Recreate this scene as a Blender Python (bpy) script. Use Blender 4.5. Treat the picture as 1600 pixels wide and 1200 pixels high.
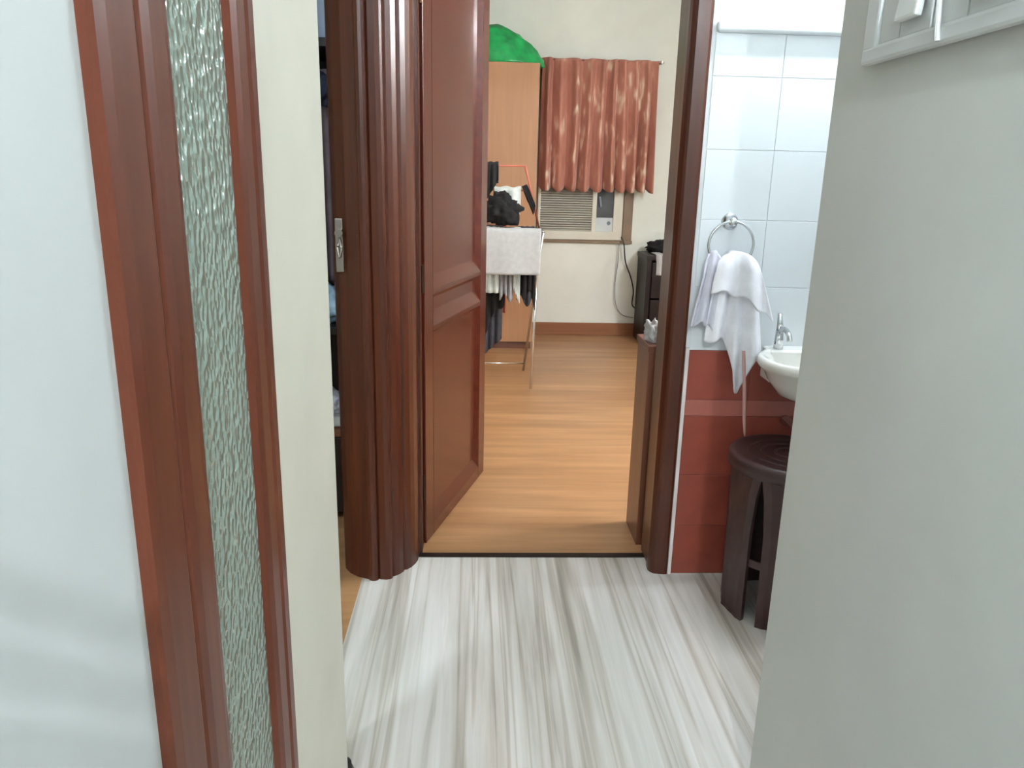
import bpy, bmesh, math, random
from mathutils import Vector, Matrix, noise

for o in list(bpy.data.objects):
    bpy.data.objects.remove(o)
scn = bpy.context.scene
C = scn.collection
R = math.radians
PI = math.pi

# ------------------------------------------------------------------ camera
F_PX = 1202.0
EYE = Vector((0.0, 0.0, 1.42))


def _cam():
    down = Vector(((697 - 800) / F_PX, (5000 - 600) / F_PX, 1.0)).normalized()
    vx = (750 - 800) / F_PX
    vy = (-down.z - down.x * vx) / down.y
    ax = Vector((vx, vy, 1.0)).normalized()
    rt = down.cross(ax)
    m = Matrix((rt, ax, -down))                    # world = m @ photo axes
    cx, cy, cz = (m @ Vector(v) for v in ((1, 0, 0), (0, -1, 0), (0, 0, -1)))
    rot = Matrix((cx, cy, cz)).transposed().to_4x4()
    cam = bpy.data.cameras.new('camera')
    cam.sensor_fit = 'HORIZONTAL'
    cam.sensor_width = 36.0
    cam.lens = F_PX / 1600 * 36.0
    cam.clip_start = 0.02
    o = bpy.data.objects.new('camera', cam)
    o.matrix_world = Matrix.Translation(EYE) @ rot
    C.objects.link(o)
    scn.camera = o


_cam()

# ------------------------------------------------------- world and exposure
scn.view_settings.view_transform = 'Standard'
scn.view_settings.look = 'None'
scn.view_settings.gamma = 1.0
scn.view_settings.use_curve_mapping = False
scn.view_settings.exposure = 0.75
w = bpy.data.worlds.new('world')
scn.world = w
w.use_nodes = True
w.node_tree.nodes['Background'].inputs[0].default_value = (0.75, 0.85, 1.0, 1)
w.node_tree.nodes['Background'].inputs[1].default_value = 0.4
L_NICHE, L_BED, L_HALL, L_LEFT = 175.0, 860.0, 2000.0, 160.0   # lamp strengths


# --------------------------------------------------------------- materials
def lin(c):
    def f(v):
        v /= 255.0
        return v / 12.92 if v <= 0.04045 else ((v + 0.055) / 1.055) ** 2.4
    return (f(c[0]), f(c[1]), f(c[2]), 1.0)


class Mat:
    def __init__(self, name):
        self.m = bpy.data.materials.new(name)
        self.m.use_nodes = True
        self.t = self.m.node_tree
        self.n = self.t.nodes
        self.b = self.n['Principled BSDF']

    def node(self, kind, **kw):
        n = self.n.new(kind)
        for k, v in kw.items():
            if k in n.inputs.keys():
                n.inputs[k].default_value = v
            else:
                setattr(n, k, v)
        return n

    def link(self, a, b):
        self.t.links.new(a, b)

    def coords(self, scale=(1, 1, 1), src='Object'):
        tc = self.node('ShaderNodeTexCoord')
        mp = self.node('ShaderNodeMapping')
        mp.inputs['Scale'].default_value = scale
        self.link(tc.outputs[src], mp.inputs[0])
        return mp.outputs[0]

    def ramp(self, fac, stops):
        r = self.node('ShaderNodeValToRGB')
        e = r.color_ramp.elements
        e[0].position, e[0].color = stops[0][0], lin(stops[0][1])
        e[1].position, e[1].color = stops[-1][0], lin(stops[-1][1])
        for p, c in stops[1:-1]:
            x = e.new(p)
            x.color = lin(c)
        self.link(fac, r.inputs[0])
        return r.outputs[0]

    def noise(self, vec, scale, detail=3.0, rough=0.55, dist=0.0):
        n = self.node('ShaderNodeTexNoise')
        n.inputs['Scale'].default_value = scale
        n.inputs['Detail'].default_value = detail
        n.inputs['Roughness'].default_value = rough
        n.inputs['Distortion'].default_value = dist
        self.link(vec, n.inputs['Vector'])
        return n.outputs['Fac']

    def bump(self, h, strength=0.2, dist=0.002):
        b = self.node('ShaderNodeBump')
        b.inputs['Strength'].default_value = strength
        b.inputs['Distance'].default_value = dist
        self.link(h, b.inputs['Height'])
        self.link(b.outputs[0], self.b.inputs['Normal'])

    def set(self, **kw):
        names = dict(rough='Roughness', metal='Metallic', spec='Specular IOR Level', coat='Coat Weight',
                     coat_rough='Coat Roughness', sheen='Sheen Weight', trans='Transmission Weight', ior='IOR')
        for k, v in kw.items():
            self.b.inputs[names[k]].default_value = v
        return self

    def base(self, out):
        self.link(out, self.b.inputs['Base Color'])


def plain(name, c, rough=0.5, var=0.06, scale=6.0, bump=0.0, bscale=60, **kw):
    m = Mat(name)
    v = m.coords()
    lo = tuple(max(0, x * (1 - var)) for x in c)
    hi = tuple(min(255, x * (1 + var)) for x in c)
    m.base(m.ramp(m.noise(v, scale), [(0.3, lo), (0.7, hi)]))
    if bump:
        m.bump(m.noise(v, bscale, 4), bump)
    m.set(rough=rough, **kw)
    return m.m


def wood(name, dark, light, axis='Z', rough=0.3, coat=0.3, scale=1.0, sp=0.5):
    m = Mat(name)
    s = {'Z': (26, 26, 1.3), 'X': (1.3, 26, 26), 'Y': (26, 1.3, 26)}[axis]
    v = m.coords(tuple(x * scale for x in s))
    a = m.noise(v, 1.0, 5, 0.6, 0.6)
    m.base(m.ramp(a, [(0.2, dark), (0.5, tuple((p + q) / 2 for p, q in zip(dark, light))), (0.82, light)]))
    m.bump(a, 0.03, 0.001)
    m.set(rough=rough, coat=coat, coat_rough=0.12, spec=sp)
    return m.m


def emit(name, c, s):
    m = Mat(name)
    m.b.inputs['Base Color'].default_value = (0.8, 0.8, 0.8, 1)
    m.b.inputs['Emission Color'].default_value = lin(c)
    m.b.inputs['Emission Strength'].default_value = s
    return m.m


def marble():
    m = Mat('streaked_marble')
    v = m.coords((9.0, 0.45, 1.0))
    a = m.noise(v, 1.0, 6, 0.62, 0.35)
    v2 = m.coords((22.0, 0.7, 1.0))
    b = m.noise(v2, 1.0, 4, 0.6, 0.5)
    v3 = m.coords((2.6, 0.8, 1.0))
    c = m.noise(v3, 1.0, 3, 0.5, 0.2)
    ca = m.ramp(a, [(0.33, (182, 176, 168)), (0.43, (212, 207, 202)), (0.56, (228, 224, 221)), (0.8, (238, 234, 232))])
    cb = m.ramp(b, [(0.30, (150, 140, 126)), (0.40, (222, 218, 210)), (0.7, (255, 255, 255))])
    cc = m.ramp(c, [(0.35, (232, 236, 232)), (0.55, (255, 255, 255)), (0.78, (255, 244, 228))])
    prev = ca
    v4 = m.coords((13.0, 0.22, 1.0))
    e = m.noise(v4, 1.0, 3, 0.5, 0.8)
    ce = m.ramp(e, [(0.455, (255, 255, 255)), (0.485, (196, 178, 156)), (0.50, (150, 140, 124)), (0.515, (206, 194, 176)), (0.55, (255, 255, 255))])
    for x, f in ((cb, 0.6), (cc, 0.7), (ce, 0.4)):
        mx = m.node('ShaderNodeMix', data_type='RGBA', blend_type='MULTIPLY')
        mx.inputs[0].default_value = f
        m.link(prev, mx.inputs[6])
        m.link(x, mx.inputs[7])
        prev = mx.outputs[2]
    m.base(prev)
    m.set(rough=0.38, spec=0.4)
    return m.m


def laminate():
    m = Mat('orange_brown_laminate')
    v = m.coords((1.2, 16, 1))
    a = m.noise(v, 1.0, 5, 0.6, 0.4)
    v2 = m.coords((0.6, 5.5, 1))
    b = m.noise(v2, 1.0, 2, 0.5)
    ca = m.ramp(a, [(0.25, (152, 114, 78)), (0.55, (176, 134, 94)), (0.8, (192, 150, 108))])
    cb = m.ramp(b, [(0.35, (225, 216, 208)), (0.65, (255, 255, 255))])
    mx = m.node('ShaderNodeMix', data_type='RGBA', blend_type='MULTIPLY')
    mx.inputs[0].default_value = 0.8
    m.link(ca, mx.inputs[6])
    m.link(cb, mx.inputs[7])
    m.base(mx.outputs[2])
    m.set(rough=0.33, spec=0.4)
    return m.m


def pebble_glass():
    m = Mat('pebbled_glass')
    v = m.coords((1, 1, 0.8))
    vo = m.node('ShaderNodeTexVoronoi', feature='SMOOTH_F1')
    vo.inputs['Scale'].default_value = 95
    vo.inputs['Smoothness'].default_value = 0.6
    m.link(v, vo.inputs['Vector'])
    m.b.inputs['Base Color'].default_value = lin((218, 240, 228))
    m.bump(vo.outputs['Distance'], 1.0, 0.007)
    m.set(rough=0.07, trans=0.66, ior=1.45, spec=0.8)
    return m.m


def curtain_cloth():
    m = Mat('terracotta_print_cloth')
    v = m.coords((1, 1, 0.42))
    vo = m.node('ShaderNodeTexVoronoi', feature='F1')
    vo.inputs['Scale'].default_value = 8.0
    nz = m.node('ShaderNodeTexNoise')
    nz.inputs['Scale'].default_value = 9.0
    m.link(v, nz.inputs['Vector'])
    mixv = m.node('ShaderNodeMix', data_type='RGBA', blend_type='ADD')
    mixv.inputs[0].default_value = 0.25
    m.link(v, mixv.inputs[6])
    m.link(nz.outputs['Color'], mixv.inputs[7])
    m.link(mixv.outputs[2], vo.inputs['Vector'])
    m.base(m.ramp(vo.outputs['Distance'], [(0.10, (226, 204, 182)), (0.22, (208, 164, 142)), (0.34, (184, 126, 106)), (0.8, (168, 108, 90))]))
    m.bump(m.noise(v, 300, 2), 0.1, 0.001)
    m.set(rough=0.8, sheen=0.2)
    return m.m


def mottled_wall(name, c, var=0.025):
    m = Mat(name)
    v = m.coords()
    lo = tuple(x * (1 - var) for x in c)
    hi = tuple(min(255, x * (1 + var)) for x in c)
    m.base(m.ramp(m.noise(v, 2.2, 4), [(0.3, lo), (0.7, hi)]))
    m.bump(m.noise(v, 90, 4), 0.06, 0.002)
    m.set(rough=0.55, spec=0.3)
    return m.m


M = dict(
    wall=mottled_wall('cool_white_paint', (205, 209, 208)),
    wallgrey=mottled_wall('greyed_white_paint', (208, 210, 206)),
    cream=mottled_wall('cream_paint', (224, 220, 204)),
    bedwall=mottled_wall('ivory_paint', (228, 231, 220)),
    leftwall=mottled_wall('pale_green_paint', (208, 222, 208)),
    ceil=mottled_wall('ceiling_paint', (232, 232, 228)),
    marble=marble(),
    lam=laminate(),
    frame=wood('red_brown_varnished_frame', (84, 42, 29), (112, 61, 42), rough=0.38, coat=0.06, sp=0.25),
    column=wood('dark_varnished_moulding', (56, 25, 16), (94, 47, 27), rough=0.32, coat=0.12, sp=0.3),
    door=wood('varnished_door_wood', (64, 22, 14), (90, 38, 24), rough=0.25, coat=0.5, sp=0.2),
    doorx=wood('varnished_door_rail_wood', (64, 22, 14), (90, 38, 24), axis='X', rough=0.25, coat=0.5, sp=0.2),
    darkwood=wood('dark_brown_wood', (18, 10, 9), (34, 20, 16), rough=0.45, coat=0.05, sp=0.3),
    brown=wood('mid_brown_wood', (84, 46, 30), (120, 70, 46), rough=0.4),
    tan=wood('tan_laminate', (160, 116, 82), (176, 130, 94), rough=0.45, coat=0.0),
    base=wood('brown_baseboard_wood', (120, 74, 44), (150, 98, 62), axis='X', rough=0.45, coat=0.0),
    wtile=plain('white_glazed_tile', (222, 227, 230), 0.12, 0.015, 3, coat=0.3),
    rtile=plain('terracotta_red_tile', (148, 72, 58), 0.3, 0.07, 9),
    rband=plain('pale_red_band_tile', (170, 100, 88), 0.3, 0.05, 9),
    grout=plain('pale_grout', (222, 225, 226), 0.9),
    rgrout=plain('red_brown_grout', (120, 62, 50), 0.9),
    trim=plain('white_plastic_trim', (226, 216, 212), 0.4),
    glass=pebble_glass(),
    clear=Mat('clear_window_glass').set(trans=0.9, rough=0.02).m,
    chrome=plain('chrome', (214, 216, 218), 0.12, 0.02, metal=1.0),
    bronze=plain('dark_bronze', (74, 52, 40), 0.4, 0.05, metal=1.0),
    steel=plain('dull_steel', (150, 142, 134), 0.35, 0.05, metal=1.0),
    towel=plain('white_towel_cloth', (236, 234, 240), 0.9, 0.03, 20, 0.5, 220),
    lav=plain('grey_lavender_cloth', (206, 204, 214), 0.9, 0.04, 20, 0.5, 220),
    cord=plain('pale_pink_cord', (206, 160, 154), 0.8),
    ceramic=plain('white_ceramic', (232, 230, 224), 0.1, 0.01, coat=0.5),
    stool=plain('dark_brown_plastic', (66, 44, 42), 0.38, 0.1, 12),
    curtain=curtain_cloth(),
    acbody=plain('off_white_plastic', (214, 212, 196), 0.5, 0.02),
    acgrey=plain('grey_grille_plastic', (168, 166, 152), 0.5, 0.03),
    acdark=plain('dark_grey_panel', (52, 56, 54), 0.35, 0.05),
    acpale=plain('pale_blue_grey_plastic', (198, 206, 206), 0.45, 0.02),
    knob=plain('slate_plastic', (120, 132, 138), 0.4),
    winwood=plain('brown_window_paint', (128, 108, 84), 0.5),
    black=plain('black_cloth', (18, 17, 18), 0.9, 0.2, 30, 0.4, 150),
    blackp=plain('black_rubber', (24, 22, 22), 0.5),
    char=plain('charcoal_cloth', (62, 62, 68), 0.9, 0.12, 30, 0.4, 150),
    grey=plain('grey_cloth', (150, 148, 150), 0.9, 0.08, 30, 0.4, 150),
    white=plain('white_cloth', (178, 178, 177), 0.9, 0.03, 30, 0.4, 150),
    paleg=plain('pale_grey_cloth', (206, 212, 206), 0.9, 0.06, 30, 0.4, 150),
    salmon=plain('salmon_plastic', (176, 92, 70), 0.45),
    salmonc=plain('salmon_cloth', (206, 112, 88), 0.9, 0.08, 20, 0.3, 150),
    green=plain('green_plastic_film', (26, 146, 78), 0.4, 0.2, 9, 0.5, 22),
    plate=plain('switch_white_plastic', (214, 218, 218), 0.35, 0.01),
    rocker=plain('rocker_white_plastic', (228, 232, 230), 0.25, 0.01),
    mauve=plain('grey_mauve_cloth', (112, 98, 104), 0.9, 0.1, 14, 0.3, 120),
    navy=plain('navy_cloth', (38, 42, 66), 0.85, 0.15, 14),
    paleblue=plain('pale_blue_card', (160, 172, 198), 0.6, 0.06),
    bluebag=plain('light_blue_film', (166, 196, 220), 0.35, 0.12, 14),
    olive=plain('dull_taupe_cloth', (104, 96, 96), 0.9, 0.1, 20),
    tube_n=emit('cool_tube_glow', (236, 246, 255), L_NICHE),
    tube_b=emit('warm_tube_glow', (250, 250, 255), L_BED),
    disc_h=emit('hall_fill_glow', (240, 248, 255), L_HALL),
    disc_l=emit('left_room_fill_glow', (226, 240, 250), L_LEFT),
)


SHADOW_BAR_Z = (1.408, 1.358, 1.308)


# ------------------------------------------------------------ mesh helpers
def obj(name, bm, mat, parent=None, smooth=False, loc=None, rot=None):
    me = bpy.data.meshes.new(name)
    bmesh.ops.recalc_face_normals(bm, faces=bm.faces[:])
    bm.to_mesh(me)
    bm.free()
    me.materials.append(M[mat])
    if smooth:
        for p in me.polygons:
            p.use_smooth = True
    o = bpy.data.objects.new(name, me)
    C.objects.link(o)
    if parent:
        o.parent = parent
    if loc:
        o.location = loc
    if rot:
        o.rotation_euler = rot
    return o


def tag(o, label=None, cat=None, group=None, kind=None):
    if label:
        o['label'] = label
    if cat:
        o['category'] = cat
    if group:
        o['group'] = group
    if kind:
        o['kind'] = kind
    return o


def thing(name, label, cat, loc=(0, 0, 0), rotz=0.0, group=None):
    o = bpy.data.objects.new(name, None)
    o.empty_display_size = 0.05
    o.location = loc
    o.rotation_euler = (0, 0, rotz)
    C.objects.link(o)
    return tag(o, label, cat, group)


def struct(name, label=None, loc=(0, 0, 0), rotz=0.0):
    o = bpy.data.objects.new(name, None)
    o.empty_display_size = 0.05
    o.location = loc
    o.rotation_euler = (0, 0, rotz)
    C.objects.link(o)
    return tag(o, label, kind='structure')


def box(bm, x0, x1, y0, y1, z0, z1, bev=0.0, seg=2):
    vs = [bm.verts.new((x, y, z)) for x in (x0, x1) for y in (y0, y1) for z in (z0, z1)]
    fs = []
    for f in ((0, 1, 3, 2), (4, 6, 7, 5), (0, 4, 5, 1), (2, 3, 7, 6), (0, 2, 6, 4), (1, 5, 7, 3)):
        fs.append(bm.faces.new([vs[i] for i in f]))
    if bev:
        es = {e for f in fs for e in f.edges}
        bmesh.ops.bevel(bm, geom=list(es), offset=bev, segments=seg, affect='EDGES', profile=0.6)
    return bm


def bx(*a, **k):
    return box(bmesh.new(), *a, **k)


def prism(bm, pts, z0, z1):
    lo = [bm.verts.new((x, y, z0)) for x, y in pts]
    hi = [bm.verts.new((x, y, z1)) for x, y in pts]
    n = len(pts)
    for i in range(n):
        bm.faces.new((lo[i], lo[(i + 1) % n], hi[(i + 1) % n], hi[i]))
    bm.faces.new(lo[::-1])
    bm.faces.new(hi)
    return bm


def tube(bm, pts, r, n=10):
    pts = [Vector(p) for p in pts]
    rings = []
    up = Vector((0.13, 0.29, 0.95)).normalized()
    for i, p in enumerate(pts):
        d = (pts[min(i + 1, len(pts) - 1)] - pts[max(i - 1, 0)]).normalized()
        a = d.cross(up)
        if a.length < 1e-3:
            a = d.cross(Vector((1, 0, 0)))
        a.normalize()
        b = d.cross(a)
        rr = r[i] if isinstance(r, (list, tuple)) else r
        rings.append([bm.verts.new(p + (a * math.cos(2 * PI * k / n) + b * math.sin(2 * PI * k / n)) * rr) for k in range(n)])
    for q, s in zip(rings, rings[1:]):
        for k in range(n):
            bm.faces.new((q[k], q[(k + 1) % n], s[(k + 1) % n], s[k]))
    bm.faces.new(rings[0][::-1])
    bm.faces.new(rings[-1])
    return bm


def tb(pts, r, n=10):
    return tube(bmesh.new(), pts, r, n)


def smooth_path(pts, k=6):
    pts = [Vector(p) for p in pts]
    out = []
    for i in range(len(pts) - 1):
        p0, p1, p2, p3 = pts[max(i - 1, 0)], pts[i], pts[i + 1], pts[min(i + 2, len(pts) - 1)]
        for j in range(k):
            t = j / k
            out.append(0.5 * ((2 * p1) + (p2 - p0) * t + (2 * p0 - 5 * p1 + 4 * p2 - p3) * t * t + (3 * p1 - p0 - 3 * p2 + p3) * t ** 3))
    out.append(pts[-1])
    return out


def lathe(prof, n=40, cx=0, cy=0, sx=1, sy=1):
    bm = bmesh.new()
    rings = []
    for r, z in prof:
        if r < 1e-5:
            rings.append([bm.verts.new((cx, cy, z))])
        else:
            rings.append([bm.verts.new((cx + sx * r * math.cos(2 * PI * k / n), cy + sy * r * math.sin(2 * PI * k / n), z)) for k in range(n)])
    for q, s in zip(rings, rings[1:]):
        if len(q) == 1 and len(s) == 1:
            continue
        for k in range(n):
            k2 = (k + 1) % n
            if len(q) == 1:
                bm.faces.new((q[0], s[k2], s[k]))
            elif len(s) == 1:
                bm.faces.new((q[k], q[k2], s[0]))
            else:
                bm.faces.new((q[k], q[k2], s[k2], s[k]))
    return bm


def sheet(fn, nu, nv, thick=0.004):
    """A cloth of real thickness from fn(u, v) -> point."""
    bm = bmesh.new()
    g = [[Vector(fn(i / nu, j / nv)) for i in range(nu + 1)] for j in range(nv + 1)]
    fr, bk = [], []
    for j in range(nv + 1):
        a, b = [], []
        for i in range(nu + 1):
            du = g[j][min(i + 1, nu)] - g[j][max(i - 1, 0)]
            dv = g[min(j + 1, nv)][i] - g[max(j - 1, 0)][i]
            nn = du.cross(dv)
            nn = nn.normalized() if nn.length > 1e-9 else Vector((0, -1, 0))
            a.append(bm.verts.new(g[j][i] + nn * thick / 2))
            b.append(bm.verts.new(g[j][i] - nn * thick / 2))
        fr.append(a)
        bk.append(b)
    for j in range(nv):
        for i in range(nu):
            bm.faces.new((fr[j][i], fr[j][i + 1], fr[j + 1][i + 1], fr[j + 1][i]))
            bm.faces.new((bk[j][i], bk[j + 1][i], bk[j + 1][i + 1], bk[j][i + 1]))
    for j in range(nv):
        bm.faces.new((fr[j][0], fr[j + 1][0], bk[j + 1][0], bk[j][0]))
        bm.faces.new((fr[j][nu], bk[j][nu], bk[j + 1][nu], fr[j + 1][nu]))
    for i in range(nu):
        bm.faces.new((fr[0][i], bk[0][i], bk[0][i + 1], fr[0][i + 1]))
        bm.faces.new((fr[nv][i], fr[nv][i + 1], bk[nv][i + 1], bk[nv][i]))
    return bm


def blob(center, rad, amp=0.2, freq=2.0, seed=0, sub=4, flat=None):
    """A crumpled bundle: noise-displaced ellipsoid, flattened at its base."""
    bm = bmesh.new()
    bmesh.ops.create_icosphere(bm, subdivisions=sub, radius=1.0)
    off = Vector((seed * 3.7, seed * 1.9, seed * 5.3))
    for v in bm.verts:
        d = v.co.normalized()
        k = 1 + amp * noise.noise(d * freq + off) + amp * 0.5 * noise.noise(d * freq * 2.7 + off) - amp * 0.6 * abs(noise.noise(d * freq * 1.6 - off))
        v.co = Vector((d.x * rad[0] * k, d.y * rad[1] * k, d.z * rad[2] * k)) + Vector(center)
        if flat is not None and v.co.z < flat:
            v.co.z = flat
    return bm


# =================================================================== SHELL
ZC = 2.85
# floors
tag(obj('floor', bx(-0.408, 1.62, -3.0, 2.685, -0.1, 0.0), 'marble'), 'white marble floor with long grey and tan streaks', kind='structure')
tag(obj('floor', bx(-0.36, 2.7, 2.685, 7.05, -0.1, 0.0), 'lam'), 'orange brown wood floor of the bedroom', kind='structure')
tag(obj('floor', bx(-2.4, -0.408, -3.0, 3.5, -0.1, 0.0), 'lam'), 'brown wood floor of the side room', kind='structure')
# ceilings
tag(obj('ceiling', bx(-2.4, 2.7, -3.1, 7.05, ZC, ZC + 0.1), 'ceil'), 'white ceiling above all the rooms', kind='structure')
# left passage wall, opened for the glazed panel
GY0, GY1 = 0.632, 1.09
tag(obj('wall_left', bx(-0.42, -0.30, -3.0, GY0, 0, ZC), 'wall'), 'cool white passage wall beside the glazed panel', kind='structure')
tag(obj('wall_left_pillar', bx(-0.42, -0.30, GY1, 1.55, 0, ZC, bev=0.004), 'cream'), 'cream wall strip between the glazed panel and the side room opening', kind='structure')
# right passage wall block
tag(obj('wall_right', bx(0.66, 1.62, -3.0, 1.51, 0, ZC, bev=0.004), 'wallgrey'), 'greyish white passage wall carrying the switchboard', kind='structure')
tag(obj('wall_back', bx(-2.4, 2.7, -3.1, -3.0, 0, ZC), 'wall'), 'white wall at the near end of the passage', kind='structure')
tag(obj('wall_niche_side', bx(1.5, 1.62, 1.51, 2.685, 0, ZC), 'wall'), 'white side wall of the wash corner', kind='structure')
# wall between passage and bedroom
XJ = 0.712
wn = obj('wall_niche', bx(XJ, 2.7, 2.553, 2.685, 0, ZC), 'grout')
tag(wn, 'wash corner wall tiled white over a terracotta red dado', kind='structure')
tag(obj('wall_lintel', bx(-0.49, XJ, 2.60, 2.70, 2.40, ZC), 'wall'), 'wall above the bedroom doorway', kind='structure')
tag(obj('wall_side_room_lintel', bx(-0.42, -0.30, 1.55, 2.60, 2.40, ZC), 'wall'), 'wall above the side room opening', kind='structure')
# bedroom
tag(obj('wall_bedroom_left', bx(-0.46, -0.36, 2.70, 7.05, 0, ZC), 'bedwall'), 'ivory bedroom wall behind the open door', kind='structure')
tag(obj('wall_bedroom_right', bx(2.6, 2.7, 2.685, 7.05, 0, ZC), 'bedwall'), 'ivory bedroom wall on the far side from the door', kind='structure')
WX0, WX1, WZ0, WZ1, FY = 0.50, 1.36, 0.86, 2.28, 6.95
bm = bmesh.new()
box(bm, -0.36, WX0, FY, 7.05, 0, ZC)
box(bm, WX1, 2.6, FY, 7.05, 0, ZC)
box(bm, WX0, WX1, FY, 7.05, 0, WZ0)
box(bm, WX0, WX1, FY, 7.05, WZ1, ZC)
tag(obj('wall_bedroom_far', bm, 'bedwall'), 'ivory bedroom wall with the curtained window', kind='structure')
tag(obj('baseboard_far', bx(-0.36, 2.6, FY - 0.018, FY, 0, 0.115, bev=0.004), 'base'), 'brown wooden baseboard along the far bedroom wall', kind='structure')
# side room
tag(obj('wall_side_room_far', bx(-2.4, -0.46, 3.4, 3.5, 0, ZC), 'leftwall'), 'pale green wall at the end of the side room', kind='structure')
tag(obj('wall_side_room_left', bx(-2.5, -2.4, -3.0, 3.5, 0, ZC), 'leftwall'), 'pale green side wall of the side room', kind='structure')

# tiles: terracotta dado and white glazed field, each tile its own piece
G = 0.0008
cols = [XJ + 0.012, 0.945, 1.19, 1.435, 1.5]


def tiles(z0, z1, mat, name, proud=0.012):
    cache = {}
    for a, b in zip(cols, cols[1:]):
        key = round(b - a, 4)
        if key not in cache:
            bmm = bx(G, b - a - G, -proud, 0, G, z1 - z0 - G, bev=0.0012, seg=1)
            o = obj(name, bmm, mat, wn)
            cache[key] = o.data
        else:
            o = bpy.data.objects.new(name, cache[key])
            C.objects.link(o)
            o.parent = wn
        o.location = (a, 2.562, z0)


obj('dado_backing', bx(XJ, 1.5, 2.5515, 2.553, 0, 0.851), 'rgrout', wn)
for a, b in ((0.0, 0.195), (0.195, 0.392), (0.392, 0.614), (0.673, 0.85)):
    tiles(a, b, 'rtile', 'red_tile')
tiles(0.614, 0.673, 'rband', 'band_tile')
for a, b in ((0.85, 1.07), (1.07, 1.29), (1.29, 1.51), (1.51, 1.73), (1.73, 1.87)):
    tiles(a, b, 'wtile', 'white_tile')
obj('light_catch_strip', bx(XJ + .012, 1.5, 2.532, 2.562, 1.855, 1.888, bev=.012, seg=4), 'wtile', wn, smooth=True)  # rounded strip added to catch the tube light as a bright band
obj('plaster', bx(XJ, 1.5, 2.552, 2.562, 1.87, ZC), 'wall', wn)
tag(obj('trim_4', bx(XJ - 0.002, XJ + 0.011, 2.540, 2.562, 0, 0.86, bev=0.002), 'trim'), 'thin pale edging strip beside the red tiles', kind='structure')

# ------------------------------------------------- moulded corner column
prof = [(-.485, 2.70), (-.487, 2.62), (-.478, 2.585), (-.458, 2.552), (-.425, 2.524), (-.390, 2.508)]
prof += [(-.384, 2.505), (-.378, 2.497), (-.368, 2.492), (-.358, 2.493), (-.350, 2.499), (-.346, 2.509)]
prof += [(-.341, 2.504), (-.320, 2.502), (-.306, 2.506), (-.300, 2.514), (-.299, 2.526)]
prof += [(-.291, 2.529), (-.276, 2.543), (-.264, 2.561), (-.261, 2.574)]
prof += [(-.252, 2.576), (-.238, 2.594), (-.226, 2.620), (-.218, 2.650), (-.217, 2.70)]
t1 = struct('trim_1', 'dark varnished moulded corner column beside the bedroom door')
obj('moulded_post', prism(bmesh.new(), prof, 0, 2.4), 'column', t1)
obj('door_jamb', bx(-.36, -.205, 2.70, 2.765, 0, 2.4, bev=0.003), 'column', t1)
# latch hardware on the side room jamb
lp = obj('strike_plate', bx(-.462, -.438, 2.526, 2.532, 1.10, 1.27, bev=0.002), 'steel', t1, rot=None)
obj('latch_bolt', tb([(-.448, 2.527, 1.225), (-.448, 2.508, 1.225)], 0.013, 14), 'steel', t1)
obj('latch_ring', tb(smooth_path([(-.447, 2.52, 1.205), (-.452, 2.508, 1.18), (-.447, 2.505, 1.15), (-.440, 2.508, 1.18), (-.447, 2.52, 1.205)]), 0.004, 8), 'steel', t1)

# right jamb of the bedroom doorway
t2 = struct('trim_2', 'dark wooden jamb between the bedroom doorway and the wash corner')
pr = [(.652, 2.735), (.652, 2.610), (.644, 2.604), (.643, 2.575), (.648, 2.562), (.654, 2.553), (.662, 2.546),
      (.700, 2.540), (.708, 2.543), (.711, 2.552), (.711, 2.735)]
obj('moulded_jamb', prism(bmesh.new(), pr, 0, 2.4), 'column', t2)
t3 = struct('trim_3', 'dark wooden head of the bedroom door frame')
obj('head_rail', bx(-.217, .652, 2.60, 2.735, 2.32, 2.4, bev=0.003), 'column', t3)
tag(obj('trim_5', bx(-.217, .652, 2.67, 2.70, 0.0, 0.004), 'darkwood'), 'dark strip where marble meets the bedroom floor', kind='structure')

# --------------------------------------------------------- bedroom door
d1 = struct('door_1', 'varnished brown panelled bedroom door standing open', (-.194, 2.762, 0), math.atan2(.839, .249))
DW, DT, DH = 0.80, 0.050, 2.30
PX0, PX1 = 0.088, 0.708


def dbx(name, x0, x1, z0, z1, mat, y0=0.0, y1=DT, b=0.003):
    return obj(name, bx(x0, x1, y0, y1, z0, z1, bev=b), mat, d1)


dbx('stile', 0, PX0, 0.012, DH, 'door')
dbx('stile', PX1, DW, 0.012, DH, 'door')
panels = ((0.065, 0.845), (0.865, 0.98), (1.0, 2.22))
rails = ((0.012, 0.065), (0.845, 0.865), (0.98, 1.0), (2.22, DH))
for a, b in rails:
    dbx('rail', PX0, PX1, a, b, 'doorx', b=0.002)


def panel(z0, z1, inset, depth):
    bm = bmesh.new()
    for yf, s in ((0.0, 1), (DT, -1)):
        o_ = [bm.verts.new((x, yf, z)) for x, z in ((PX0, z0), (PX1, z0), (PX1, z1), (PX0, z1))]
        top_in, side = inset * 0.45, inset * .6
        i_ = [bm.verts.new((x, yf + s * depth, z)) for x, z in
              ((PX0 + side, z0 + inset * 1.3), (PX1 - side, z0 + inset * 1.3), (PX1 - side, z1 - top_in), (PX0 + side, z1 - top_in))]
        for k in range(4):
            bm.faces.new((o_[k], o_[(k + 1) % 4], i_[(k + 1) % 4], i_[k]))
    obj('panel_moulding', bm, 'doorx', d1)
    obj('panel', bx(PX0 + 0.004, PX1 - 0.004, depth * 0.98, DT - depth * 0.98, z0 + 0.004, z1 - 0.004), 'door', d1)


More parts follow.
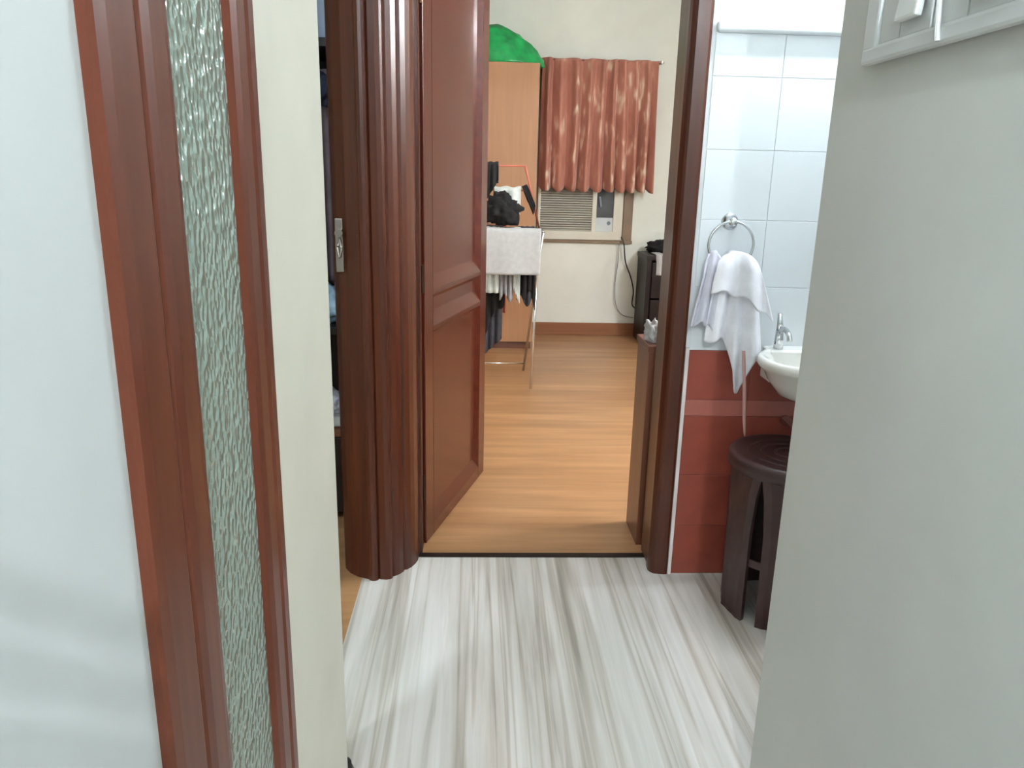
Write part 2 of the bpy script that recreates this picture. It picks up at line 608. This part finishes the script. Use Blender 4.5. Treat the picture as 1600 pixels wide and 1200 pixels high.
panel(*panels[0], 0.040, 0.021)
panel(*panels[1], 0.040, 0.021)
panel(*panels[2], 0.040, 0.021)
for hz in (0.25, 1.05, 2.0):
    obj('hinge', tb([(-0.006, DT * 0.5 - 0.02, hz - 0.05), (-0.006, DT * 0.5 - 0.02, hz + 0.05)], 0.007, 12), 'bronze', d1)

# --------------------------------------------- glazed wooden panel, left wall
d2 = struct('door_2', 'red brown wooden frame with a tall strip of pebbled glass', (0, 0, 0))
pf = [(-.42, GY0), (-.292, GY0), (-.288, GY0 + .004), (-.286, GY0 + .020), (-.286, GY0 + .070), (-.289, GY0 + .078), (-.293, GY0 + .082),
      (-.289, GY0 + .090), (-.287, GY0 + .105), (-.288, GY0 + .140), (-.291, GY0 + .156), (-.304, GY0 + .172), (-.42, GY0 + .174)]
obj('stile', prism(bmesh.new(), pf, 0, 2.5), 'frame', d2)
q = GY1
pf2 = [(-.42, q), (-.295, q), (-.292, q - .004), (-.291, q - .030), (-.295, q - .036), (-.292, q - .044), (-.291, q - .080), (-.295, q - .092), (-.304, q - .100), (-.42, q - .102)]
obj('stile', prism(bmesh.new(), pf2[::-1], 0, 2.5), 'frame', d2)
obj('rail', bx(-.40, -.295, GY0 + .17, GY1 - .10, 0, .12, bev=.003), 'frame', d2)
obj('rail', bx(-.40, -.295, GY0 + .17, GY1 - .10, 2.40, 2.5, bev=.003), 'frame', d2)
obj('glass_pane', bx(-.309, -.303, GY0 + .168, GY1 - .096, .11, 2.41), 'glass', d2)
tag(obj('wall_left_over_panel', bx(-.42, -.30, GY0, GY1, 2.5, ZC), 'wall'), 'white wall above the glazed panel', kind='structure')

# ------------------------------------------------------- bedroom window
w1 = struct('window_1', 'brown framed window behind the terracotta curtain')
fw = 0.055
obj('frame_post', bx(WX0, WX0 + 0.02, FY - .012, FY + .06, WZ0, WZ1, bev=.003), 'winwood', w1)
obj('frame_post', bx(WX1 - .085, WX1, FY - .012, FY + .06, WZ0, WZ1, bev=.003), 'winwood', w1)
obj('frame_rail', bx(WX0, WX1, FY - .012, FY + .06, WZ1 - fw, WZ1, bev=.003), 'winwood', w1)
obj('frame_rail', bx(WX0, WX1, FY - .010, FY + .06, 1.335, 1.375, bev=.003), 'winwood', w1)
obj('window_sill', bx(WX0 - .01, WX1 + .005, FY - .03, FY + .06, WZ0 - .02, WZ0 + .006, bev=.003), 'winwood', w1)
for xa, xb in ((WX0 + .02, .89), (.91, WX1 - .085)):
    obj('pane', bx(xa, xb, FY + .03, FY + .036, 1.375, WZ1 - fw), 'clear', w1)
obj('mullion', bx(.88, .92, FY + .01, FY + .05, 1.375, WZ1 - fw), 'winwood', w1)

# ================================================================== LAMPS
t = thing('tube_light', 'slim white tube light high above the white tiles of the wash corner', 'lamp', (0.87, 2.552, 2.30))
obj('batten', bx(0, .62, -.10, 0, .0, .042, bev=.004), 'plate', t)
obj('end_cap', bx(-.006, .012, -.136, -.09, -.022, .012, bev=.004), 'plate', t)
obj('end_cap', bx(.608, .626, -.136, -.09, -.022, .012, bev=.004), 'plate', t)
obj('tube', tb([(.012, -.118, -.006), (.608, -.118, -.006)], .014, 16), 'tube_n', t, smooth=True)
t = thing('tube_light', 'short tube light high on the bedroom wall facing the open door', 'lamp', (2.60, 3.05, 2.42))
obj('batten', bx(-.035, 0, 0, .60, -.02, .03, bev=.004), 'plate', t)
obj('tube', tb([(-.055, .012, 0), (-.055, .588, 0)], .015, 16), 'tube_b', t, smooth=True)
t = thing('fill_bulb', 'unseen round white bulb added to light the passage from behind the viewer', 'lamp', (.22, -1.3, ZC))  # unseen bulb added to fill the passage, kept small for crisper shadows
obj('ceiling_rose', lathe([(0, 0), (.05, 0), (.045, -.025), (0, -.03)], 30), 'plate', t, smooth=True)
obj('drop_cord', tb([(0, 0, -.025), (0, 0, -.15)], .004, 8), 'plate', t)
obj('bulb_holder', lathe([(0, -.14), (.02, -.14), (.02, -.185), (0, -.185)], 20), 'plate', t, smooth=True)
obj('bulb', lathe([(.014, -.185), (.022, -.20), (.031, -.22), (.031, -.24), (.02, -.256), (0, -.26)], 24), 'disc_h', t, smooth=True)
t = thing('side_room_fill_lamp', 'unseen round lamp added to brighten the side room behind the glass', 'lamp', (-1.7, -.2, ZC))  # unseen lamp added to brighten what lies behind the pebbled glass
obj('lamp_base', lathe([(0, 0), (.17, 0), (.17, -.03), (0, -.03)], 40), 'plate', t)
obj('lamp_diffuser', lathe([(.16, -.03), (.155, -.05), (.12, -.065), (0, -.07)], 40), 'disc_l', t, smooth=True)

# ================================================================= BEDROOM
# wardrobe in the far corner
t = thing('wardrobe', 'tall tan laminate wardrobe in the bedroom corner by the curtain', 'wardrobe', (-.36, 6.30, 0))
WD, WW, WH = .62, .81, 2.245
obj('carcass', bx(.002, WW, .02, WD, .06, WH, bev=.003), 'tan', t)
obj('plinth', bx(.01, WW - .01, .04, WD, 0, .06), 'brown', t)
for a, b, hx in ((.004, .403, .375), (.407, WW - .002, .44)):
    dd = obj('wardrobe_door', bx(a, b, 0, .02, .065, WH - .004, bev=.002), 'tan', t)
    obj('handle', tb([(hx, 0, .95), (hx, -.025, .96), (hx, -.025, 1.10), (hx, 0, 1.11)], .006, 8), 'steel', dd)

# green bundle on top
bmg = bmesh.new()
bmesh.ops.create_icosphere(bmg, subdivisions=5, radius=1.0)
for v in bmg.verts:
    d = v.co.normalized()
    cre = abs(noise.noise(Vector((d.x * 2.2, d.y * 2.2, d.z * 1.3)) + Vector((3, 1, 8))))
    k = 1 - .10 * cre + .05 * noise.noise(d * 5)
    x, y, z = d.x * .40 * k, d.y * .26 * k, d.z * .31 * k
    if d.z < 0:
        z *= .04
    z = max(z, -.002)
    if x > 0:
        z *= 1 - .28 * (x / .40)
    v.co = (x, y, z)
tag(obj('green_bundle', bmg, 'green', loc=(.105, 6.60, WH + .003), smooth=True), 'bright green plastic covered bundle on top of the wardrobe', 'bundle')

# curtain
t = thing('curtain', 'gathered terracotta curtain with pale leaf print over the window', 'curtain', (.995, 6.835, 1.30))
random.seed(4)
phs = [random.uniform(-.5, .5) for _ in range(20)]


def cur(u, v):
    # u across, v from top (0) to bottom (1)
    top = .485
    wd = top + .012 * v
    ph = u * 9.5 * 2 * PI + 1.2 * math.sin(u * 7 + 1) + .5 * math.sin(v * 3 + u * 11)
    amp = (.030 + .034 * v) * (0.75 + .25 * math.sin(u * 23))
    s = math.sin(ph)
    y = amp * (s + .25 * math.sin(2 * ph + .6)) - .02 * v
    x = (u - .5) * 2 * wd + .010 * math.cos(ph) * v
    z = 1.055 * (1 - v) - .018 * v * (-s) + .004 * math.sin(u * 31)
    if v < .06:
        y *= .5 + v * 8
    return (x, y, z)


obj('cloth', sheet(cur, 220, 40, .003), 'curtain', t, smooth=True)
obj('rod', tb([(-.53, .02, 1.045), (.53, .02, 1.045)], .009, 10), 'brown', t)
for sx in (-1, 1):
    obj('rod_bracket', bx(sx * .515 - .008, sx * .515 + .008, .01, .09, 1.035, 1.06, bev=.002), 'steel', t)

# window air conditioner
t = thing('air_conditioner', 'off white window air conditioner under the terracotta curtain', 'air conditioner', (.51, 6.905, .868))
AW, AH = .755, .46
obj('cabinet', bx(0, AW, .035, .55, 0, AH, bev=.006), 'acbody', t)
fr = obj('front_panel', bx(0, AW, 0, .035, .0, .075, bev=.006), 'acbody', t)
obj('front_frame', bx(.48, .52, .0, .035, .07, AH, bev=.006), 'acbody', t)
obj('front_frame', bx(0, .024, .0, .035, .07, AH, bev=.006), 'acbody', t)
obj('front_frame', bx(.67, AW, .0, .035, .07, AH, bev=.006), 'acbody', t)
obj('grille_back', bx(.02, .485, .026, .036, .07, AH), 'acgrey', t)
bs = None
for i in range(19):
    z = .082 + i * .020
    if bs is None:
        bs = obj('grille_slat', bx(.022, .482, 0, .018, -.0055, .0055, bev=.001, seg=1), 'acgrey', t, rot=(R(-25), 0, 0))
        bs.location = (0, .010, z)
    else:
        o = bs.copy()
        C.objects.link(o)
        o.parent = t
        o.location = (0, .010, z)
obj('display_panel', bx(.518, .672, .014, .036, .195, AH, bev=.002), 'acdark', t)
obj('control_plate', bx(.518, .672, .010, .036, .075, .195, bev=.002), 'acpale', t)
obj('lever', bx(.585, .603, -.006, .012, .085, .175, bev=.003), 'knob', t, rot=(0, R(-10), 0), loc=(.0, 0, 0)).location = (-.012, 0, .10)
obj('dial', lathe([(0, -.012), (.014, -.012), (.017, 0), (0, 0)], 20), 'knob', t, loc=(.635, .010, .15), rot=(R(-90), 0, 0))

# cords from the air conditioner
tag(obj('power_cord', tb(smooth_path([(1.262, 6.90, .90), (1.285, 6.88, .84), (1.315, 6.91, .68), (1.37, 6.92, .55), (1.405, 6.92, .42), (1.40, 6.92, .30), (1.43, 6.92, .26)]), .006, 8), 'blackp'),
    'black power cord hanging from the air conditioner to the dark side table', 'cord')
tag(obj('power_cord', tb(smooth_path([(1.245, 6.92, .86), (1.25, 6.92, .70), (1.235, 6.925, .50), (1.25, 6.925, .30), (1.31, 6.925, .20), (1.42, 6.925, .17)]), .004, 8), 'grey'),
    'thin grey cord trailing down the ivory wall under the window', 'cord')

# dark side table by the far wall
t = thing('side_table', 'very dark wooden side table against the ivory wall', 'table', (1.42, 6.50, 0))
obj('table_top', bx(0, .62, 0, .42, .74, .78, bev=.004), 'darkwood', t)
for lx in (.005, .575):
    obj('side_panel', bx(lx, lx + .04, .01, .41, 0, .74, bev=.003), 'darkwood', t)
for k, (za, zb) in enumerate(((.10, .40), (.42, .72))):
    dr = obj('drawer', bx(.05, .57, .0, .40, za, zb, bev=.004), 'darkwood', t)
    obj('knob', lathe([(0, -.02), (.012, -.018), (.008, 0), (0, 0)], 14), 'steel', dr, loc=(.31, 0, (za + zb) / 2), rot=(R(-90), 0, 0))


def strip(w_, l0, l1, seed, depth=.10, amp=.008):
    def fn(u, v):
        s = v * (l0 + depth + l1)
        x = (u - .5) * w_ + .01 * math.sin(v * 5 + seed)
        rip = amp * math.sin(u * 9 + seed + v * 2)
        if s < l0:
            return (x, rip, -(l0 - s))
        if s < l0 + depth:
            return (x, (s - l0), .004 + .2 * abs(rip))
        return (x, depth + rip, -(s - l0 - depth))
    return fn


tag(obj('white_cloth', sheet(strip(.075, .17, 0.0, 1.0, .2), 10, 24, .004), 'white', loc=(1.53, 6.484, .786), smooth=True),
    'narrow white cloth hanging over the front of the dark side table', 'cloth')
tag(obj('black_bag', blob((0, 0, .045), (.10, .08, .06), .35, 2.4, 5, 4, 0.0), 'black', loc=(1.57, 6.80, .781), smooth=True), 'small black bundle lying on the dark side table', 'bag')

# low brown cabinet just inside the doorway
t = thing('low_cabinet', 'low brown wooden cabinet just inside the doorway by the jamb', 'cabinet', (.638, 2.775, 0))
obj('carcass', bx(0, .46, .0, .21, .0, .79, bev=.003), 'brown', t)
obj('cabinet_top', bx(-.004, .47, -.004, .22, .79, .815, bev=.004), 'brown', t)
dd = obj('cabinet_door', bx(.02, .44, .21, .228, .06, .77, bev=.003), 'brown', t)
obj('handle', tb([(.06, .228, .40), (.06, .25, .41), (.06, .25, .50), (.06, .228, .51)], .005, 8), 'steel', dd)
tag(obj('crumpled_cloth', blob((0, 0, .025), (.032, .07, .05), .4, 2.2, 9, 4, 0.0), 'white', loc=(.668, 2.87, .816), smooth=True),
    'small crumpled white cloth on the low brown cabinet', 'cloth')

# clothes rack and the washing on it
t = thing('clothes_rack', 'folding metal clothes rack with thin chrome legs full of washing', 'clothes rack', (0, 0, 0))
RX0, RX1 = -.27, .415
for xt, xf in ((RX0, RX0), (RX1, .363)):
    obj('leg', tb([(xf, 5.07, 0), (xt, 5.40, 1.06)], .009, 10), 'chrome', t, smooth=True)
    obj('leg', tb([(xf - .022, 5.58, 0), (xt, 5.08, 1.06)], .009, 10), 'chrome', t, smooth=True)
    obj('side_rail', tb([(xt, 5.05, 1.06), (xt, 5.43, 1.06)], .007, 8), 'chrome', t, smooth=True)
    obj('upper_arm', tb([(xt, 5.43, 1.06), (xt - .12, 5.22, 1.47)], .007, 8), 'salmon', t, smooth=True)
for y in (5.06, 5.15, 5.24, 5.33, 5.42):
    obj('rod', tb([(RX0 - .01, y, 1.06), (RX1 + .01, y, 1.06)], .005, 8), 'chrome', t, smooth=True)
obj('rod', tb([(RX0, 5.56, .06), (.343, 5.56, .06)], .005, 8), 'chrome', t, smooth=True)
for f in (.62, 1.0):
    obj('upper_rod', tb([(RX0 - .12 * f, 5.43 - .21 * f, 1.06 + .41 * f), (RX1 - .12 * f, 5.43 - .21 * f, 1.06 + .41 * f)], .006, 8), 'salmon', t, smooth=True)


def drape(w_, front, back, gap, seed, amp=.012, nf=3.0, taper=0.0, slant=0.0, rag=0.0):
    """cloth hung over one or two rods: front fall, top run, back fall"""
    tot = front + gap + back

    def fn(u, v):
        s = v * tot
        k = u - .5
        f_loc = front * (1 + rag * math.sin(u * 7 + seed)) + slant * k
        rip = amp * math.sin(u * nf * 2 * PI + seed) + .4 * amp * math.sin(u * nf * 5.3 + seed * 2)
        if s < front:
            d = (front - s) / front
            return (k * w_ * (1 - taper * d), rip * (.25 + d), -d * f_loc)
        if s < front + gap:
            a = (s - front) / gap
            return (k * w_, a * gap, .012 * math.sin(a * PI) + .2 * rip * math.sin(a * PI))
        d = (s - front - gap) / back
        return (k * w_ * (1 - taper * d), gap + rip * (.25 + d), -d * back)
    return fn


def wash(name, mat, label, x, y, z, w_, front, back, gap, seed, cat='clothing', **kw):
    o = obj(name, sheet(drape(w_, front, back, gap, seed, **kw), 28, 36, .006), mat, loc=(x, y, z), smooth=True)
    tag(o, label, cat, 'washing on the clothes rack')
    return o


wash('towel', 'white', 'plain white towel spread over the front rods of the clothes rack', .215, 5.03, 1.069, .37, .285, .22, .06, .6, cat='towel', amp=.004, nf=1.5)
wash('cloth', 'paleg', 'pale cloth hanging below the white towel nearest the door edge', .075, 5.125, 1.069, .12, .42, .30, .05, 1.4, amp=.008, cat='cloth')
wash('shirt', 'grey', 'mid grey garment hanging out below the white towel', .185, 5.125, 1.069, .088, .45, .30, .05, 2.3, amp=.010, rag=.06)
wash('cloth', 'paleg', 'narrow pale strip of cloth between grey and black garments', .253, 5.125, 1.069, .040, .44, .25, .05, 5.1, amp=.006, cat='cloth', slant=.1)
wash('sock', 'black', 'small black garment hanging under the corner of the white towel', .330, 5.125, 1.069, .095, .44, .25, .05, .2, amp=.010, rag=.12, slant=.1)
wash('shirt', 'char', 'dark grey garment hanging behind the small black one', .315, 5.215, 1.069, .11, .485, .30, .05, 3.3, amp=.009, rag=.08)
wash('trousers', 'black', 'black trousers hanging low beside the open door edge', .105, 5.215, 1.069, .14, .60, .5, .05, 1.0, amp=.009, rag=.05, slant=-.22)
wash('trousers', 'char', 'charcoal trousers hanging lowest beneath the black ones', .10, 5.305, 1.069, .13, .83, .6, .05, 2.0, amp=.009, slant=-.12)
wash('cloth', 'salmonc', 'salmon cloth showing between the dark trousers and the wardrobe', .14, 5.395, 1.069, .10, .60, .4, .05, 4.0, amp=.008, cat='cloth')
# upper tier bundle
tag(obj('shirt', blob((0, 0, .10), (.115, .075, .11), .5, 2.0, 3, 4, 0.0), 'black', loc=(.15, 5.13, 1.092), smooth=True), 'bunched black garment heaped on the white towel', 'clothing', 'washing on the clothes rack')
wash('shirt', 'paleg', 'off white and grey garment bunched over the upper rod', .185, 5.275, 1.323, .18, .13, .17, .05, 2.0, amp=.018, nf=2, rag=.15)
wash('shirt', 'black', 'black garment hanging from the topmost salmon rod', .06, 5.195, 1.479, .12, .20, .12, .05, 3.0, amp=.010, slant=-.2)
wash('belt', 'black', 'slanting black strap hanging at the end of the upper rods', .302, 5.265, 1.335, .035, .16, .10, .05, .5, amp=.004, slant=-.05)
bpy.data.objects['belt'].rotation_euler = (0, R(-24), 0)

# ============================================================ WASH CORNER
t = thing('towel_ring', 'chrome towel ring on the white tiles', 'towel ring', (.822, 2.550, 1.285))
obj('wall_mount', lathe([(0, -.045), (.012, -.044), (.016, -.03), (.015, -.012), (.026, -.006), (.028, 0), (0, 0)], 24), 'chrome', t, rot=(R(-90), 0, 0), smooth=True)
obj('ring', tb([(.074 * math.sin(a), -.036, -.072 + .074 * math.cos(a)) for a in [2 * PI * k / 40 for k in range(41)]], .0045, 10), 'chrome', t, smooth=True)

t = thing('hand_towel', 'white towel hanging in loose folds from the towel ring', 'towel', (.835, 2.505, 1.165))


def fall(w0, w1, length, cx1, amp, seed, skew=0.0, nf=2.5, y0=0.0, tail=0.0, tx=.5):
    def fn(u, v):
        k = u - .5
        ww = w0 + (w1 - w0) * (v ** .7)
        rip = amp * math.sin(u * nf * 2 * PI + seed + v * 1.3) * (.5 + .7 * v)
        ln = length + skew * k + tail * math.exp(-((u - tx) / .16) ** 2) + .008 * math.sin(u * 17 + seed)
        return (k * ww + cx1 * v, y0 - .012 * math.sin(min(1, v * 3) * PI / 2) + rip, .03 * math.cos(k * 3) - ln * v)
    return fn


obj('long_fall', sheet(fall(.10, .20, .30, .02, .013, .3, .06, 3.0, -.012, .18, .62), 44, 36, .006), 'towel', t, smooth=True)
obj('short_fold', sheet(fall(.115, .215, .15, .025, .010, 1.7, .10, 2.0, -.040), 36, 20, .006), 'towel', t, smooth=True)
obj('back_fall', sheet(fall(.08, .10, .24, .02, .007, 2.7, -.05, 2.0, .020), 30, 20, .006), 'lav', t, smooth=True)
tag(obj('face_cloth', sheet(fall(.05, .085, .24, -.02, .010, 4.2, .02, 2.2, 0.0), 30, 24, .006), 'lav', loc=(.765, 2.500, 1.165), smooth=True),
    'greyish lavender cloth hanging next to the doorway jamb from the towel ring', 'cloth')
tag(obj('tie_string', tb(smooth_path([(.055, -.020, -.30), (.068, -.025, -.42), (.078, -.027, -.53), (.086, -.030, -.598)]), [.006] * 13 + [.006, .005, .0045, .004, .003, .002], 8), 'cord', t),
    'pale pink string')

# wash basin on the tiled wall
t = thing('wash_basin', 'white ceramic wall basin with chrome tap beside the towel', 'basin', (1.085, 2.36, .70))
obj('bowl', lathe([(0, .03), (.07, .034), (.11, .05), (.145, .095), (.160, .125), (.176, .138), (.184, .152), (.180, .166), (.172, .172), (.160, .170), (.145, .155), (.12, .10), (.07, .065), (0, .056)], 48), 'ceramic', t, smooth=True)
obj('back_ledge', bx(-.11, .15, .10, .188, .06, .172, bev=.012, seg=3), 'ceramic', t)
obj('drain_pipe', tb(smooth_path([(0, 0, .04), (0, 0, -.05), (0, .04, -.10), (0, .10, -.095), (0, .188, -.095)]), .016, 12), 'chrome', t, smooth=True)
tap = obj('tap', tb([(-.075, .135, .17), (-.075, .135, .235)], [.016, .013], 16), 'chrome', t, smooth=True)
obj('spout', tb(smooth_path([(-.075, .135, .225), (-.075, .10, .245), (-.075, .06, .235), (-.075, .045, .215)]), .009, 12), 'chrome', tap, smooth=True)
obj('tap_handle', tb([(-.075, .135, .235), (-.078, .145, .29)], [.012, .007], 12), 'chrome', tap, smooth=True)

# dark plastic stool
t = thing('stool', 'dark brown plastic stool with round slotted seat under the basin', 'stool', (1.03, 2.335, 0))
ST = .56
obj('seat', lathe([(0, ST - .016), (.15, ST - .016), (.178, ST - .05), (.186, ST - .052), (.197, ST - .046), (.198, ST - .012), (.190, ST - .002), (.178, ST), (.165, ST - .004), (0, ST - .005)], 48), 'stool', t, smooth=True)
for k in range(3):
    rr = .05 + .042 * k
    obj('seat_ridge', tb([(rr * math.cos(a), rr * math.sin(a), ST - .004) for a in [2 * PI * j / 36 for j in range(37)]], .004, 6), 'stool', t, smooth=True)


def stool_leg(a0, a1):
    bm = bmesh.new()
    n = 10
    rows = []
    for j, (z, r0, shrink) in enumerate(((0, .174, .10), (.02, .173, .10), (.32, .180, .08), (.45, .183, .0), (.514, .184, -.09))):
        row = []
        for i in range(n + 1):
            f = i / n
            mid, half = (a0 + a1) / 2, (a1 - a0) / 2 * (1 - shrink)
            a = mid + half * (2 * f - 1)
            rib = .006 * (1 if i in (0, 1, n - 1, n, n // 2) else 0)
            row.append((bm.verts.new(((r0 + rib) * math.cos(a), (r0 + rib) * math.sin(a), z)),
                        bm.verts.new(((r0 - .010) * math.cos(a), (r0 - .010) * math.sin(a), z))))
        rows.append(row)
    for p, q_ in zip(rows, rows[1:]):
        for i in range(n):
            bm.faces.new((p[i][0], p[i + 1][0], q_[i + 1][0], q_[i][0]))
            bm.faces.new((p[i][1], q_[i][1], q_[i + 1][1], p[i + 1][1]))
        for i in (0, n):
            bm.faces.new((p[i][0], q_[i][0], q_[i][1], p[i][1]))
    for row in (rows[0], rows[-1]):
        for i in range(n):
            bm.faces.new((row[i][0], row[i][1], row[i + 1][1], row[i + 1][0]))
    return bm


for k in range(4):
    c_ = R(178 + 90 * k)
    obj('leg', stool_leg(c_ - R(41), c_ + R(41)), 'stool', t)
obj('leg_band', lathe([(.164, .20), (.172, .20), (.172, .225), (.164, .225), (.164, .20)], 40), 'stool', t)

# ============================================================= SWITCHBOARD
t = thing('switchboard', 'white modular switchboard on the greyish passage wall', 'switchboard', (.66, 1.365, 1.607))
SB = -.72           # runs toward the viewer along -Y


def sbx(name, y0, y1, z0, z1, x0, x1, mat, parent=t, b=.003):
    return obj(name, bx(-x1, -x0, -y1, -y0, z0, z1, bev=b), mat, parent)


sbx('back_box', .004, .70, .004, .236, 0, .012, 'plate')
sbx('frame_bar', 0, .70, 0, .028, .008, .024, 'plate', b=.006)
sbx('frame_bar', 0, .70, .212, .24, .008, .024, 'plate', b=.006)
sbx('frame_bar', 0, .045, .02, .22, .008, .024, 'plate', b=.006)
sbx('frame_bar', .655, .70, .02, .22, .008, .024, 'plate', b=.006)
sbx('blank_module', .048, .108, .026, .214, .010, .020, 'plate')
for k, (a, b) in enumerate(((.112, .195), (.285, .365), (.37, .45))):
    sw = sbx('rocker_switch', a, b, .026, .214, .010, .021, 'plate')
    o = obj('rocker', bx(-.012, 0, -(b - a) * .36, (b - a) * .36, -.075, .075, bev=.004), 'rocker', sw, loc=(-.020, -(a + b) / 2, .12), rot=(0, R(6), 0))
sk = sbx('socket', .455, .65, .026, .214, .010, .020, 'plate')
for yy, zz in ((.515, .09), (.59, .09), (.552, .155)):
    obj('socket_hole', tb([(-.0195, -yy, zz), (-.0215, -yy, zz)], .009, 12), 'acdark', sk)
sbx('blank_module', .20, .28, .026, .214, .010, .020, 'plate')
tag(obj('white_wire', tb(smooth_path([(.634, 1.14, 1.86), (.628, 1.138, 1.74), (.630, 1.137, 1.66), (.634, 1.135, 1.612)]), .004, 8), 'rocker'),
    'thin white wire hanging down over the switchboard frame', 'wire')

# unseen bars added on the white wall only to throw the slanting shadows
t = thing('shadow_bars', 'unseen flat white bars added to cast slanting shadows on the white wall', 'rack', (-.30, .15, 0))
obj('mount_plate', bx(0, .012, -.03, .03, 1.10, 1.50, bev=.003), 'plate', t)
for zz in (SHADOW_BAR_Z):
    obj('arm', bx(.010, .175, -.006, .006, zz - .014, zz + .014, bev=.003), 'plate', t)

# =============================================================== SIDE ROOM
t = thing('open_cupboard', 'dark wooden open cupboard seen through the side room opening', 'cupboard', (-1.03, 2.96, 0))
CW, CD, CH = .56, .42, 2.15
obj('side_panel', bx(0, .025, 0, CD, 0, CH, bev=.002), 'darkwood', t)
obj('side_panel', bx(CW - .025, CW, 0, CD, 0, CH, bev=.002), 'darkwood', t)
obj('back_panel', bx(.0, CW, CD - .015, CD, .0, CH), 'darkwood', t)
for z in (.38, .80, 1.84, CH - .03):
    obj('shelf', bx(.02, CW - .02, 0.005, CD - .01, z, z + .03, bev=.002), 'brown' if z < .5 else 'darkwood', t)
obj('drawer_front', bx(.025, CW - .025, .01, .03, .05, .375, bev=.003), 'darkwood', t)
obj('hanging_rail', tb([(.025, .2, 1.76), (CW - .025, .2, 1.76)], .010, 10), 'steel', t)
tag(obj('pale_blue_box', bx(-.82, -.50, 3.02, 3.30, 1.873, 2.06, bev=.006), 'paleblue'), 'pale blue box on the top shelf of the open cupboard', 'box')
tag(obj('hanging_garment', sheet(drape(.30, .80, .75, .07, 2.2, amp=.022, nf=4), 40, 40, .006), 'mauve', loc=(-.665, 3.125, 1.775), smooth=True), 'greyish mauve garment hanging inside the open cupboard', 'clothing')
tag(obj('navy_cap', blob((0, 0, 0), (.06, .045, .055), .3, 2.0, 2, 4), 'navy', loc=(-.585, 3.02, 1.70), smooth=True), 'small dark navy bundle hung in front of the mauve garment', 'cloth')
tag(obj('blue_bag', blob((0, 0, .075), (.08, .06, .085), .35, 2.2, 7, 4, 0.0), 'bluebag', loc=(-.61, 3.05, .831), smooth=True), 'light blue plastic bag on the middle cupboard shelf', 'bag')
tag(obj('folded_cloth', bx(-.72, -.53, 2.99, 3.2, .411, .455, bev=.014, seg=3), 'white'), 'folded white cloth on the lowest cupboard shelf', 'cloth')
tag(obj('folded_cloth', blob((0, 0, .03), (.09, .10, .05), .35, 2.4, 4, 4, 0.0), 'lav', loc=(-.62, 3.10, .456), smooth=True), 'crumpled pale cloth lying on the folded white one', 'cloth')

# small rubber stop on the floor at the foot of the cream wall strip
t = thing('door_stop', 'small black rubber stop on the marble at the foot of the cream wall strip', 'door stop', (-.318, 1.585, 0))
obj('rubber_dome', lathe([(0, .034), (.012, .032), (.019, .024), (.021, .006), (.021, .004)], 24), 'blackp', t, smooth=True)
obj('base_ring', lathe([(0, .005), (.024, .005), (.025, .002), (.025, 0), (0, 0)], 24), 'steel', t)
